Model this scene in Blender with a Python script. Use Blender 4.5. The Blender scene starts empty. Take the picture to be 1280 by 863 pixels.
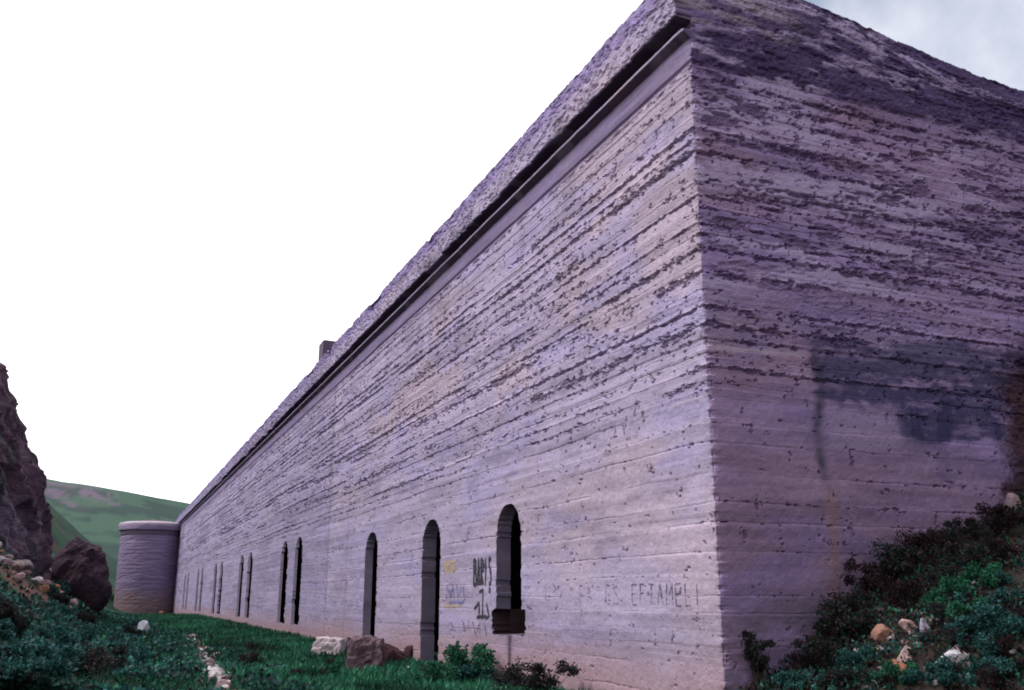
import bpy, math, random
import numpy as np
R = math.radians
scn = bpy.context.scene
COL = scn.collection
rnd = random.Random(5)

# ------------------------------------------------------------------ camera
EYE = 1.6
CAM = np.array([-7.2, -10.433, EYE])
YAW, PITCH, FPX = R(22.618), R(15.0145), 1180.0
HD = np.array([math.sin(YAW), math.cos(YAW), 0]); RT = np.array([math.cos(YAW), -math.sin(YAW), 0])
FW = HD*math.cos(PITCH)+np.array([0, 0, math.sin(PITCH)]); UPV = -HD*math.sin(PITCH)+np.array([0, 0, math.cos(PITCH)])
cd = bpy.data.cameras.new('camera'); co = bpy.data.objects.new('camera', cd); COL.objects.link(co)
cd.sensor_width = 36; cd.lens = FPX*36/1280; cd.clip_end = 12000; cd.clip_start = 0.05
co.location = CAM; co.rotation_euler = (math.pi/2+PITCH, 0, -YAW)
scn.camera = co

def ray(u, v):
    d = FW*FPX+RT*(u-640.)+UPV*(431.5-v)
    return d/np.linalg.norm(d)

# ------------------------------------------------------------------ noise
_T = np.random.RandomState(11).rand(512, 512).astype(np.float64)
def vn(x, y, seed=0):
    x = np.asarray(x, float)+seed*37.17; y = np.asarray(y, float)+seed*91.73
    xi = np.floor(x).astype(np.int64); yi = np.floor(y).astype(np.int64)
    fx = x-xi; fy = y-yi
    fx = fx*fx*fx*(fx*(fx*6-15)+10); fy = fy*fy*fy*(fy*(fy*6-15)+10)
    a = _T[xi & 511, yi & 511]; b = _T[(xi+1) & 511, yi & 511]
    c = _T[xi & 511, (yi+1) & 511]; d = _T[(xi+1) & 511, (yi+1) & 511]
    return (a*(1-fx)+b*fx)*(1-fy)+(c*(1-fx)+d*fx)*fy
def fbm(x, y, seed=0, oct=4, gain=.5):
    s = 0; a = 1; t = 0
    for i in range(oct):
        s = s+a*vn(x*2.03**i, y*2.03**i, seed+i*3.7); t += a; a *= gain
    return s/t
def sm(a, b, x):
    t = np.clip((x-a)/(b-a), 0, 1); return t*t*(3-2*t)
def lerp(a, b, t):
    return a*(1-t)+b*t

# ------------------------------------------------------------------ objects
def tag(o, label=None, cat=None, group=None, kind=None):
    if label: o['label'] = label
    if cat: o['category'] = cat
    if group: o['group'] = group
    if kind: o['kind'] = kind
    return o
def empty(name, loc=(0, 0, 0)):
    o = bpy.data.objects.new(name, None); COL.objects.link(o); o.location = loc; o.empty_display_size = .3
    return o
def np_mesh(name, V, F, col=None, mat=None, parent=None, smooth=False):
    V = np.asarray(V, np.float32); F = np.asarray(F, np.int32)
    me = bpy.data.meshes.new(name)
    me.vertices.add(len(V)); me.vertices.foreach_set('co', V.ravel())
    k = F.shape[1]
    me.loops.add(F.size); me.loops.foreach_set('vertex_index', F.ravel())
    me.polygons.add(len(F)); me.polygons.foreach_set('loop_start', np.arange(0, F.size, k, dtype=np.int32))
    me.polygons.foreach_set('loop_total', np.full(len(F), k, np.int32))
    me.polygons.foreach_set('use_smooth', np.full(len(F), smooth, bool))
    if col is not None:
        ca = me.color_attributes.new('Col', 'FLOAT_COLOR', 'POINT')
        c4 = np.ones((len(V), 4), np.float32); c4[:, :3] = col
        ca.data.foreach_set('color', c4.ravel())
    me.update(calc_edges=True)
    if mat: me.materials.append(mat)
    o = bpy.data.objects.new(name, me); COL.objects.link(o)
    if parent: o.parent = parent
    return o
def sub_mesh(name, V, F, mask, col, mat, parent, smooth=False):
    F = F[mask]; used, inv = np.unique(F.ravel(), return_inverse=True)
    return np_mesh(name, V[used], inv.reshape(F.shape), None if col is None else col[used], mat, parent, smooth)
def grid_faces(nr, nc, flip=False):
    i = np.arange(nr*nc).reshape(nr, nc)
    a, b, c, d = i[:-1, :-1], i[:-1, 1:], i[1:, 1:], i[1:, :-1]
    f = np.stack([a, b, c, d] if not flip else [a, d, c, b], -1).reshape(-1, 4)
    return f

# ------------------------------------------------------------------ materials
def mat_attr(name, rough=.9, fine=60., fine_amt=.25, bump=.3, bump_dist=.01, fine2=9., sss=False, spec=.25):
    m = bpy.data.materials.new(name); m.use_nodes = True
    nt = m.node_tree; N = nt.nodes; L = nt.links
    b = N['Principled BSDF']; b.inputs['Roughness'].default_value = rough
    b.inputs['Specular IOR Level'].default_value = spec
    at = N.new('ShaderNodeAttribute'); at.attribute_name = 'Col'
    tc = N.new('ShaderNodeTexCoord')
    n1 = N.new('ShaderNodeTexNoise'); n1.inputs['Scale'].default_value = fine; n1.inputs['Detail'].default_value = 4
    n2 = N.new('ShaderNodeTexNoise'); n2.inputs['Scale'].default_value = fine2; n2.inputs['Detail'].default_value = 5
    L.new(tc.outputs['Object'], n1.inputs['Vector']); L.new(tc.outputs['Object'], n2.inputs['Vector'])
    ad = N.new('ShaderNodeMath'); ad.operation = 'ADD'
    L.new(n1.outputs['Fac'], ad.inputs[0]); L.new(n2.outputs['Fac'], ad.inputs[1])
    mr = N.new('ShaderNodeMapRange'); mr.inputs['From Min'].default_value = .6; mr.inputs['From Max'].default_value = 1.4
    mr.inputs['To Min'].default_value = 1-fine_amt; mr.inputs['To Max'].default_value = 1+fine_amt
    L.new(ad.outputs[0], mr.inputs['Value'])
    mx = N.new('ShaderNodeVectorMath'); mx.operation = 'SCALE'
    L.new(at.outputs['Color'], mx.inputs[0]); L.new(mr.outputs['Result'], mx.inputs['Scale'])
    L.new(mx.outputs['Vector'], b.inputs['Base Color'])
    if bump:
        bp = N.new('ShaderNodeBump'); bp.inputs['Strength'].default_value = bump; bp.inputs['Distance'].default_value = bump_dist
        L.new(ad.outputs[0], bp.inputs['Height']); L.new(bp.outputs['Normal'], b.inputs['Normal'])
    return m
def mat_leaf(name):
    m = bpy.data.materials.new(name); m.use_nodes = True
    nt = m.node_tree; N = nt.nodes; L = nt.links
    b = N['Principled BSDF']; b.inputs['Roughness'].default_value = .6; b.inputs['Specular IOR Level'].default_value = .2
    at = N.new('ShaderNodeAttribute'); at.attribute_name = 'Col'
    L.new(at.outputs['Color'], b.inputs['Base Color'])
    tr = N.new('ShaderNodeBsdfTranslucent'); L.new(at.outputs['Color'], tr.inputs['Color'])
    mx = N.new('ShaderNodeMixShader'); mx.inputs[0].default_value = .25
    L.new(b.outputs[0], mx.inputs[1]); L.new(tr.outputs[0], mx.inputs[2]); L.new(mx.outputs[0], N['Material Output'].inputs['Surface'])
    return m
def mat_paint(name, colr, worn=.5):
    m = bpy.data.materials.new(name); m.use_nodes = True
    nt = m.node_tree; N = nt.nodes; L = nt.links
    b = N['Principled BSDF']; b.inputs['Base Color'].default_value = (*colr, 1); b.inputs['Roughness'].default_value = .8
    tc = N.new('ShaderNodeTexCoord'); n1 = N.new('ShaderNodeTexNoise'); n1.inputs['Scale'].default_value = 22; n1.inputs['Detail'].default_value = 6
    L.new(tc.outputs['Object'], n1.inputs['Vector'])
    mr = N.new('ShaderNodeMapRange'); mr.inputs['From Min'].default_value = worn-.1; mr.inputs['From Max'].default_value = worn+.1
    mr.inputs['To Min'].default_value = 0.05; mr.inputs['To Max'].default_value = .9
    L.new(n1.outputs['Fac'], mr.inputs['Value']); L.new(mr.outputs[0], b.inputs['Alpha'])
    return m
M_CONC = mat_attr('weathered_concrete', .92, 45., .16, .45, .012)
M_ROCK = mat_attr('stone', .9, 30., .3, .6, .02, 6.)
M_CLIFF = mat_attr('cliff_rock', .95, 5., .45, .8, .12, 1.3)
M_SOIL = mat_attr('soil_and_turf', .95, 14., .4, .8, .06, 1.7, spec=.1)
M_LEAF = mat_leaf('foliage')
M_BLACK = mat_paint('black_spray_paint', (.02, .018, .03), .38)
M_GREY = mat_paint('faded_dark_paint', (.07, .06, .11), .47)
M_FAINT = mat_paint('very_faded_paint', (.13, .11, .18), .53)
M_BLUE = mat_paint('blue_paint', (.16, .18, .42), .52)
M_YEL = mat_paint('yellow_paint', (.62, .47, .28), .50)

# ------------------------------------------------------------------ lifts of the concrete
rs = np.random.RandomState(4)
bounds = [-1.2]
while bounds[-1] < 9.15:
    z = bounds[-1]
    bounds.append(z+(rs.uniform(.15, .27) if z > 4.2 else rs.uniform(.22, .42)))
bounds = np.array(bounds[:-1])
NB = len(bounds)
li = rs.uniform(0, 1, NB+1); tone = rs.normal(0, 1, NB+1)
bst = rs.uniform(.35, 1., NB)*np.where(bounds > 4.0, 1., .85); bw = rs.uniform(.03, .085, NB)

bounds2 = [-1.2]
while bounds2[-1] < 9.4: bounds2.append(bounds2[-1]+rs.uniform(.045, .105))
bounds2 = np.array(bounds2); NB2 = len(bounds2); li2 = rs.uniform(0, 1, NB2+1)

# embrasures: y of the slot's middle, half width, z bottom, z spring of the head, z top, depth
EMB = [(7.04, .62, .93, 2.75, 3.40, .30), (11.95, .69, -.6, 2.85, 3.46, .34), (17.75, .68, -.6, 2.9, 3.50, .22)]
for c in (29.75, 33.2, 44.4, 48.0, 58.8, 62.6, 73.2, 76.9, 87.9, 91.6):
    EMB.append((c, .82, .55, 3.2, 4.05, .09))

def wall_fields(s, z, up_amt):
    """s runs along the long face (s>0) and round the corner along the short face (s<0)."""
    upper = sm(3.6, 5.6, z)
    zw = z+.13*(fbm(s*.09, z*.25, 1, 3)-.5)+.03*(vn(s*.9, z*1.5, 2)-.5)+.02*(vn(s*3.1, z*4., 22)-.5)
    k = np.clip(np.searchsorted(bounds, zw), 0, NB)
    k2 = np.searchsorted(bounds2, zw+.012*(vn(s*1.7, z*6, 26)-.5)); k2 = np.clip(k2, 0, NB2)
    fine = li2[k2]*.6+.4*vn(s*.45, k2*5.3, 27)
    fine2 = vn(s*.28, k2*8.9, 28)
    lo = bounds[np.clip(k-1, 0, NB-1)]; hi = bounds[np.clip(k, 0, NB-1)]
    dl = np.abs(zw-lo); dh = np.abs(hi-zw)
    nb = np.where(dl < dh, np.clip(k-1, 0, NB-1), np.clip(k, 0, NB-1)); db = np.minimum(dl, dh)
    above = np.where(dl < dh, 1., -1.)       # +1: just above the joint
    strength = bst[nb]*sm(.28, .55, vn(s*.33, nb*7.31, 3)*.65+vn(s*1.2, nb*5.1, 13)*.35)
    w = bw[nb]*(.5+.65*upper)*(.6+.8*vn(s*.7, nb*3.3, 8))
    band = np.exp(-(db/w)**2)
    P = fbm(s*9., zw*21., 4, 4, .62)
    P2 = fbm(s*15., z*22., 5, 2)
    act = sm(.38, .66, fbm(s*.16, z*.55, 6, 3))
    thr = .80-(.31+.10*upper)*band*strength-.055*upper*act-.03*upper
    pit = sm(0, .09, P-thr)
    d = .042*pit*(.35+P2)*(.6+.5*upper)
    d = d+.016*(li[k]-.5)*(.25+.9*upper)*(.5+vn(s*.25, k*3.7, 7))
    d = d+.010*np.exp(-(db/.012)**2)*(.3+strength)*sm(.3, .5, vn(s*.8, nb*2.3, 9))
    d = d-.012*np.exp(-((db-.03)/.02)**2)*(above > 0)*upper*strength
    d = d+.018*upper*act*(fbm(s*5., z*9., 10, 4)-.45)+.010*(fbm(s*11., z*13., 12, 3)-.5)+.02*(fbm(s*.5, z*.9, 14, 3)-.5)
    d = d+(fine-.5)*(.006+.013*upper)*sm(.25, .5, fine2+.25*upper)
    # single tie holes and blown spots
    hole = sm(.80, .88, .75*vn(s*8.3, z*9.1, 15)+.3*vn(s*30., z*30., 18)-.05)
    d = d+.03*hole
    pit = np.maximum(pit, hole*.8)
    d = d+.003*(vn(s*28., z*30., 19)-.5)+.006*(vn(s*55., z*60., 25)-.5)*upper
    lam = .55*fbm(s*.30, zw*9., 17, 4)+.45*(.5+(fine-.5)*.75)          # thin horizontal laminations
    return d, pit, k, db, above, strength, lam, act, upper

def wall_colour(s, z, k, pit, db, above, strength, lam, act, upper):
    warm = np.array([.465, .372, .47]); cool = np.array([.385, .335, .55]); mid = np.array([.425, .362, .525])
    n = fbm(s*.22, z*.5, 20, 4); n2 = fbm(s*.5, z*1.6, 21, 4)
    c = lerp(mid[None, None], warm[None, None], (sm(.5, .72, n)*.9)[..., None])
    c = lerp(c, cool[None, None], (sm(.52, .7, n2)*.7)[..., None])
    c = lerp(c, cool[None, None]*.82, (sm(23.7, 24.0, s)*.6)[..., None])
    t = 1+.05*tone[k]*(.4+.6*upper)+.75*(lam-.5)+.22*(fbm(s*2.5, z*5, 23, 4)-.5)
    grime = sm(.45, .68, .6*fbm(s*.28, z*2.2, 29, 4)+.4*fbm(s*2.5, z*7, 129, 4))
    t = t*(1-.22*grime)
    c = c*t[..., None]
    # lime bloom along joints
    bloom = .8*np.exp(-((db-.02)/.03)**2)*(above > 0)*sm(.5, .75, vn(s*.5, k*9.1, 24))*.55
    c = lerp(c, np.array([.58, .50, .62]), bloom[..., None])
    # exposed dark aggregate in the honeycombing
    ag = np.array([.19, .145, .245])
    c = lerp(c, ag, (np.clip(pit, 0, 1)*.75)[..., None])
    return c

# profile: offA (x), offB (y), z, part, weight of vertical displacement
PROF = [(0, 0, -.5, 0), (0, 0, 9.22, 0), (.035, 0, 9.24, 0), (.035, -.01, 9.29, 1), (0, -.03, 9.32, 1), (0, -.04, 9.655, 1), (-.125, -.04, 9.765, 1),
        (-.125, -.04, 9.80, 1), (.06, -.04, 9.815, 1), (.06, -.04, 9.985, 1), (-.25, -.05, 10.0, 2), (-.25, -.05, 10.45, 2), (-.21, -.03, 10.49, 2), (-.12, .04, 10.95, 2),
        (.85, .85, 10.97, 3), (.9, .9, 10.1, 3)]
rows = []
for (a, b) in zip(PROF[:-1], PROF[1:]):
    L = math.dist(a[:3:2], b[:3:2]); L = max(L, abs(b[2]-a[2]))
    n = max(2, int(L/.0145)) if a[2] < 10.9 else 12
    for i in range(n):
        t = i/n
        rows.append([lerp(a[j], b[j], t) for j in range(3)]+[b[3]])
rows.append(list(PROF[-1]))
rows = np.array(rows); NRW = len(rows)
offA, offB, zr, part = rows[:, 0], rows[:, 1], rows[:, 2], rows[:, 3].astype(int)
flatw = np.where(np.arange(NRW) >= np.argmax((zr >= 10.95)), 1., 0.)

fort = empty('fortress_gallery', (0, 0, 0))
tag(fort, 'long weathered grey concrete fort building with slot windows, heavy cornice and sharp near corner', 'fort')

# --- long face
ys = [0.]
while ys[-1] < 112:
    D2 = 7.2**2+(ys[-1]+10.43)**2
    ys.append(ys[-1]+min(.32, max(.015, D2*1.0e-4)))
ys = np.array(ys); NY = len(ys)
S, Z = np.meshgrid(ys, zr)
d, pit, k, db, above, strength, lam, act, upper = wall_fields(S, Z, 1)
corn = (part >= 1)[:, None]
d = np.where(corn, .016*(fbm(S*4, Z*6, 30, 4)-.5)+.02*(fbm(S*.5, Z*2, 31, 3)-.5), d)
para = (part >= 2)[:, None]
d = d+np.where(para, .07*(fbm(S*1.6, Z*2.4, 32, 4)-.5)+.09*sm(.60, .75, fbm(S*1.1, Z*1.2, 33, 3))*sm(10.3, 10.6, Z)+.05*(fbm(S*5, Z*9, 39, 5, .65)-.5)+.03*sm(.5, .7, fbm(S*9, Z*16, 139, 3)), 0)
# broken bites out of the lip of the slab
bite = sm(.66, .74, vn(S*1.1, Z*.3, 34))*sm(.45, .6, vn(S*.17, 0*Z, 35))
d = d+np.where(para, .10*bite*sm(10.3, 9.98, Z)*(Z > 9.995), 0)
pit = np.where(corn, sm(.62, .74, fbm(S*5, Z*8, 36, 4))*.7, pit)
chip = np.exp(-np.abs(S)/.07)*(.005+.07*np.clip(fbm(S*0+3.1, Z*3, 37, 4)-.4, 0, 1)*2)+np.exp(-np.abs(S)/.03)*.035*sm(.55, .8, vn(S*0+7.7, Z*17, 38))
gp = np.exp(-((Z-9.17)/.06)**2)*sm(.35, .6, fbm(S*6, Z*12, 47, 4))*(part == 0)[:, None]; d = d+.035*gp; pit = np.maximum(pit, gp)
d = d+chip
dA0 = d[:, 0].copy(); chipz = chip[:, :1].copy()
ctA = wall_colour(S, Z, k, pit, db, above, strength, lam, act, upper)
# stains on the long face; darker band and painted shade under the cornice
base = sm(1.25, .3, Z+.5*(fbm(S*.6, Z, 40, 3)-.5)); ctA = lerp(ctA, np.array([.37, .24, .275]), (base*.9)[..., None])
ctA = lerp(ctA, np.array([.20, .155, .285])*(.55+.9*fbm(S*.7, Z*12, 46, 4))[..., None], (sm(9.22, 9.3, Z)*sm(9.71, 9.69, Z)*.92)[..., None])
ctA = lerp(ctA, np.array([.035, .02, .045]), (((Z > 9.66) & (Z < 9.76)) | ((Z > 9.81) & (Z < 9.998)))[..., None]*.95)  # cornice undersides and recess painted near black in place of their shade
runs = sm(.58, .75, fbm(S*2.2, Z*.12, 41, 3))*sm(6.5, 9.2, Z)
ctA = lerp(ctA, np.array([.24, .20, .28]), (runs*.35)[..., None])
topb = sm(10.40, 10.5, Z+.05*(vn(S*3, Z*3, 42)-.5)); ctA = lerp(ctA, np.array([.235, .18, .36])*(.5+1.0*fbm(S*3, Z*7, 43, 4))[..., None], (topb*.9)[..., None])
drip = np.exp(-((S-6.98-.05*(vn(Z*4, 0*Z, 44)-.5))/(.07+.05*sm(.3, .9, Z)))**2)*sm(1.0, .9, Z)
ctA = lerp(ctA, np.array([.05, .035, .05]), (drip*.9)[..., None])
for sy, amt in ((21.0, .5), (24.0, .7)):
    seam = np.exp(-((S-sy-.06*(vn(Z*2, 0*Z, 45)-.5))/.07)**2)*(Z < 9.3)
    ctA = lerp(ctA, np.array([.24, .2, .27]), (seam*amt)[..., None]); d = d+.02*seam
# slots; their reveals are painted darker than the wall, deepening the shade
inside = np.zeros_like(S, bool); emb_id = np.full(S.shape, -1)
sillm = np.zeros_like(S, bool)
for i, (c, hw, z0, zs, z1, dep) in enumerate(EMB):
    rough = .06*(vn(S*2, Z*5, 50+i)-.5)+.04*(vn(S*7, Z*16, 70+i)-.5)
    head = np.clip((Z-zs)/(z1-zs), 0, 1)
    half = hw*np.sqrt(np.clip(1-head**2.0, 0, 1))+rough
    m = (np.abs(S-c) < half) & (Z > z0+rough) & (Z < z1)
    if i == 0:
        m2 = (np.abs(S-c-.02) < .80+1.5*rough) & (Z > .93+rough) & (Z < 1.36+rough*1.5)
        d = np.where(m2 & ~m, d+.75+.35*fbm(S*4, Z*5, 66, 3), d)
        sillm = m2 & ~m
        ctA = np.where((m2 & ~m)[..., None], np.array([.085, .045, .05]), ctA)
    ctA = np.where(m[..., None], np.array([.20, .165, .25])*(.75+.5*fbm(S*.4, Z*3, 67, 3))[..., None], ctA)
    d = np.where(m, dep, d); inside |= m; emb_id[m] = i
    ed = np.abs(np.abs(S-c)-hw)
bl = (np.exp(-S/.6))
VA = np.stack([offA[:, None]*np.ones_like(S)+d*(1-flatw[:, None]), S+offB[:, None]*np.exp(-S/1.2)+dA0[:, None]*(1-flatw[:, None])*np.exp(-S/.03), Z-d*flatw[:, None]], -1)
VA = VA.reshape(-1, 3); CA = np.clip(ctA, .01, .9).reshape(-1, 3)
FA = grid_faces(NRW, NY, flip=True)
ins = inside.ravel()[FA]; allin = ins.all(1); anyin = ins.any(1) & ~allin
fr = part[FA[:, 0]//NY]
def strip(name, mask, V, F, C): return sub_mesh(name, V, F, mask, C, M_CONC, fort)
sil = sillm.ravel()[FA].any(1) & ~ins.any(1)
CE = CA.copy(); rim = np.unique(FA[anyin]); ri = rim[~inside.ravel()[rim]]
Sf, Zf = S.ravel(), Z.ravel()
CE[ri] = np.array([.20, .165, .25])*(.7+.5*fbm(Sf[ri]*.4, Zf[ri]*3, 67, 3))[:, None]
sv = np.unique(FA[sil]); CE[sv] = np.array([.075, .042, .05])*(.7+.6*vn(Sf[sv]*6, Zf[sv]*9, 68))[:, None]  # broken sill recess painted dark brown, deepening its shade
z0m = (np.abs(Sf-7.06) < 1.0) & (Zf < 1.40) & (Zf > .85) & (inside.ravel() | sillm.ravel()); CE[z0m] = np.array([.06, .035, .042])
wallmask = (fr == 0) & ~ins.any(1) & ~sil
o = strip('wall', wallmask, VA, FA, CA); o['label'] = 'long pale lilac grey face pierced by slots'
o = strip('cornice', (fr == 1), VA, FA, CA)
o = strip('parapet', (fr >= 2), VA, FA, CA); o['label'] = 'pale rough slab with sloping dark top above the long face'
eid = emb_id.ravel()[FA].max(1)
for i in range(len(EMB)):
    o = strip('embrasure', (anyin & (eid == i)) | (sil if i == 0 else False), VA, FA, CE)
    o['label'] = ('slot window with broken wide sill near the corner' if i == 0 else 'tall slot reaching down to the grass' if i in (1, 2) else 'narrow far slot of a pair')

# --- short face round the corner
xs = list(np.arange(0, 8.2, .0165))+list(np.arange(8.25, 16.01, .12))
xs = np.array(xs); NX = len(xs)
X, Z = np.meshgrid(xs, zr)
d, pit, k, db, above, strength, lam, act, upper = wall_fields(-X, Z, 1)
bandB = sm(9.2, 9.32, Z+.06*(vn(X*2, Z*3, 80)-.5))
dB = .03*(fbm(X*2.2, Z*5, 81, 5, .6)-.5)+.045*sm(.50, .68, .7*fbm(X*2.5, Z*9, 82, 4)+.3*fbm(X*13, Z*22, 182, 3))*(.2+1.1*fbm(X*11, Z*20, 83, 4))+.03*(fbm(X*16, Z*20, 183, 3)-.5)
tie = np.exp(-X/.12)
corner_c = .012*(fbm(-X*4, Z*6, 30, 4)-.5)
d = np.where((part >= 1)[:, None], dB*(1-tie)+corner_c*tie, d)
pit = np.where((part >= 1)[:, None], sm(.50, .64, fbm(X*3.5, Z*9, 82, 4)), pit)
d = d+chipz*np.exp(-X/.07)
# bolder pitting of this weathered face high up
ex = sm(4.5, 7.5, Z)*sm(.52, .66, .72*fbm(X*1.6, Z*9.5, 84, 4)+.28*fbm(X*11, Z*22, 184, 3))*(Z < 9.2)*sm(0, .25, X)
d = d+.05*ex*(.1+1.2*fbm(X*12, Z*24, 85, 4)); pit = np.maximum(pit, ex*.95)
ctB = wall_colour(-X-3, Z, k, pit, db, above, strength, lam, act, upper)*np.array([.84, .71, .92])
# weathered dark coping, paler towards the corner
dk = bandB*lerp(.95, .35, sm(2.6, .6, X+.8*(vn(X*1.5, Z*3, 86)-.5))*sm(9.7, 10.2, Z))
darkc = np.array([.105, .07, .19])*(.55+.9*fbm(X*1.5, Z*5, 87, 4))[..., None]
ctB = lerp(ctB, darkc, (np.clip(dk, 0, 1))[..., None])
paleb = sm(.45, .6, vn(X*1.2, Z*9, 88))*sm(2.6, 1.2, X)*sm(9.9, 10.0, Z); ctB = lerp(ctB, np.array([.42, .36, .47]), (paleb*.7)[..., None])
# dirt and damp patches
wob = .35*(fbm(X*1.3, Z*2.2, 89, 4)-.5)
patch = sm(1.55, 1.9, X+wob)*sm(4.05, 4.45, Z+wob*1.6-.10*np.sin(X*1.1))*sm(5.45, 5.05, Z+wob*1.2-.05*X)
patch = np.maximum(patch, sm(3.1, 3.4, X+wob)*sm(5.7, 5.2, X+wob)*sm(3.75, 3.95, Z+wob)*sm(4.7, 4.4, Z))
pn = .6*fbm(X*1.2, Z*8, 90, 5, .6)+.4*fbm(X*7, Z*13, 190, 3)
patch = sm(.08, .80, patch*.72+(pn-.5)*1.9)*(.35+.65*patch)+.45*sm(.55, .75, fbm(X*4, Z*.5, 191, 3))*sm(2.9, 4.2, Z)*sm(4.6, 4.2, Z)*sm(1.8, 2.4, X)
ctB = lerp(ctB, np.array([.060, .052, .145]), np.clip(patch*.9, 0, 1)[..., None])
light = sm(1.95, 2.05, X+wob*.3)*sm(3.5, 3.1, X+wob)*sm(3.55, 3.7, Z)*sm(4.4, 4.1, Z+wob); ctB = lerp(ctB, np.array([.40, .31, .50]), (light*.5)[..., None])
# pour joint: dark hollow line above, rusty run below
jx = 1.86+.04*np.sin(Z*3)+.10*(vn(Z*3, 0*Z, 91)-.5)
jd = np.exp(-((X-jx)/.09)**2)*sm(2.9, 3.3, Z)*sm(5.05, 4.8, Z)*(.4+.9*vn(X*6, Z*4, 92))
ctB = lerp(ctB, np.array([.07, .065, .11]), np.clip(jd, 0, 1)[..., None]*.85); d = d+.03*np.clip(jd, 0, 1)
jr = np.exp(-((X-jx-.02)/.11)**2)*sm(3.2, 2.9, Z)*(.5+.6*vn(X*7, Z*3, 93)); ctB = lerp(ctB, np.array([.40, .22, .20]), np.clip(jr, 0, 1)[..., None]*.7)
wl = np.exp(-((Z-4.93-.02*(vn(X*2, 0*X, 94)-.5))/.028)**2)*sm(1.75, 1.55, X); ctB = lerp(ctB, np.array([.52, .45, .54]), (wl*.75)[..., None])
blu = sm(.46, .60, .7*fbm(X*.5, Z*3.2, 95, 4)+.3*fbm(X*3, Z*9, 195, 3))*sm(4.6, 6.5, Z)*sm(7.5, 2.5, X-.3*(Z-6)); ctB = lerp(ctB, np.array([.56, .46, .74]), (blu*.75*(1-np.clip(pit, 0, 1)))[..., None])
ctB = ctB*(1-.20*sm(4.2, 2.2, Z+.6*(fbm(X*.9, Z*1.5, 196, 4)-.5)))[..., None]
dw = sm(1.8, .8, Z-.35*X)*sm(.4, .6, fbm(X*2, Z*2, 96, 4)); ctB = lerp(ctB, np.array([.17, .135, .19]), (dw*.6)[..., None])
# shallow ragged hollow coloured dark brown
brown_hollow = sm(-.25, .45, X-5.42+.16*(4.2-Z)*(Z < 4.2)+.9*(fbm(X*1.2, Z*1.4, 97, 5, .6)-.5))*sm(6.1, 4.9, Z+.9*np.abs(X-6.2)+1.3*(fbm(X*2, Z, 197, 4)-.5))*sm(7.8, 6.6, X+.9*(fbm(X*1.5, Z*1.5, 199, 4)-.5))
d = d+.14*brown_hollow*(.3+1.2*fbm(X*2, Z*3, 98, 5, .6)); ctB = lerp(ctB, np.array([.060, .026, .036])*(.5+fbm(X*3, Z*4, 198, 4))[..., None], (np.clip(brown_hollow*1.0, 0, 1)**1.5*.93)[..., None])
drop = np.interp(X, [0, 2.2, 3.8, 5.5, 7.1, 9, 16], [0, 0, .19, .46, .57, .7, .9])+.06*(fbm(X*.8, 0*X, 99, 4)-.5)*sm(1.5, 3, X)+.10*(fbm(X*4, 0*X, 100, 5, .65)-.5)*sm(.3, 1, X)
Zb = Z-drop*sm(9.6, 10.8, Z)
d = np.where(flatw[:, None] > 0, .05*(fbm(X*2, Z, 101, 3)-.5), d)
VB = np.stack([X+offA[:, None]*np.exp(-X/.0012)+(1-flatw[:, None])*dA0[:, None]*np.exp(-X/.03), offB[:, None]*np.ones_like(X)+d*(1-flatw[:, None]), Zb-d*flatw[:, None]], -1)
# slab end: the profile of the long face's cornice shows on this face
e = np.exp(-X/.0012); VB[..., 0] = np.where(X < 1e-6, X+offA[:, None]+(1-flatw[:, None])*dA0[:, None], X+(1-flatw[:, None])*dA0[:, None]*np.exp(-X/.03))
VB[:, 0, 1] = offB+(1-flatw)*dA0; VB[:, 0, 2] = zr-dA0*flatw
VAg = VA.reshape(NRW, NY, 3)
VB[:, 0, :] = VAg[:, 0, :]
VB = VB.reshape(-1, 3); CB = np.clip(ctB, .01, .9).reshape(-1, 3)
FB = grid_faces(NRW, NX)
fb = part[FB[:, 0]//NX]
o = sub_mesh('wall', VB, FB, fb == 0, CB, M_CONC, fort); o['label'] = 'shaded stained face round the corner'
o = sub_mesh('parapet', VB, FB, fb >= 1, CB, M_CONC, fort); o['label'] = 'dark crumbling top of the shaded face'

def box(name, lo, hi, col, mat, parent):
    x0, y0, z0 = lo; x1, y1, z1 = hi
    V = [(x0, y0, z0), (x1, y0, z0), (x1, y1, z0), (x0, y1, z0), (x0, y0, z1), (x1, y0, z1), (x1, y1, z1), (x0, y1, z1)]
    F = [(0, 3, 2, 1), (4, 5, 6, 7), (0, 1, 5, 4), (1, 2, 6, 5), (2, 3, 7, 6), (3, 0, 4, 7)]
    return np_mesh(name, V, F, np.tile(col, (8, 1)), mat, parent)
box('roof', (.7, .7, 9.7), (15.9, 111.9, 10.2), (.2, .17, .2), M_CONC, fort)
box('rear_wall', (15.6, .3, -.4), (16., 111.9, 9.69), (.3, .27, .32), M_CONC, fort)
box('end_wall', (.4, 111.5, -.4), (15.5, 112., 9.69), (.3, .27, .32), M_CONC, fort)

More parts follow.
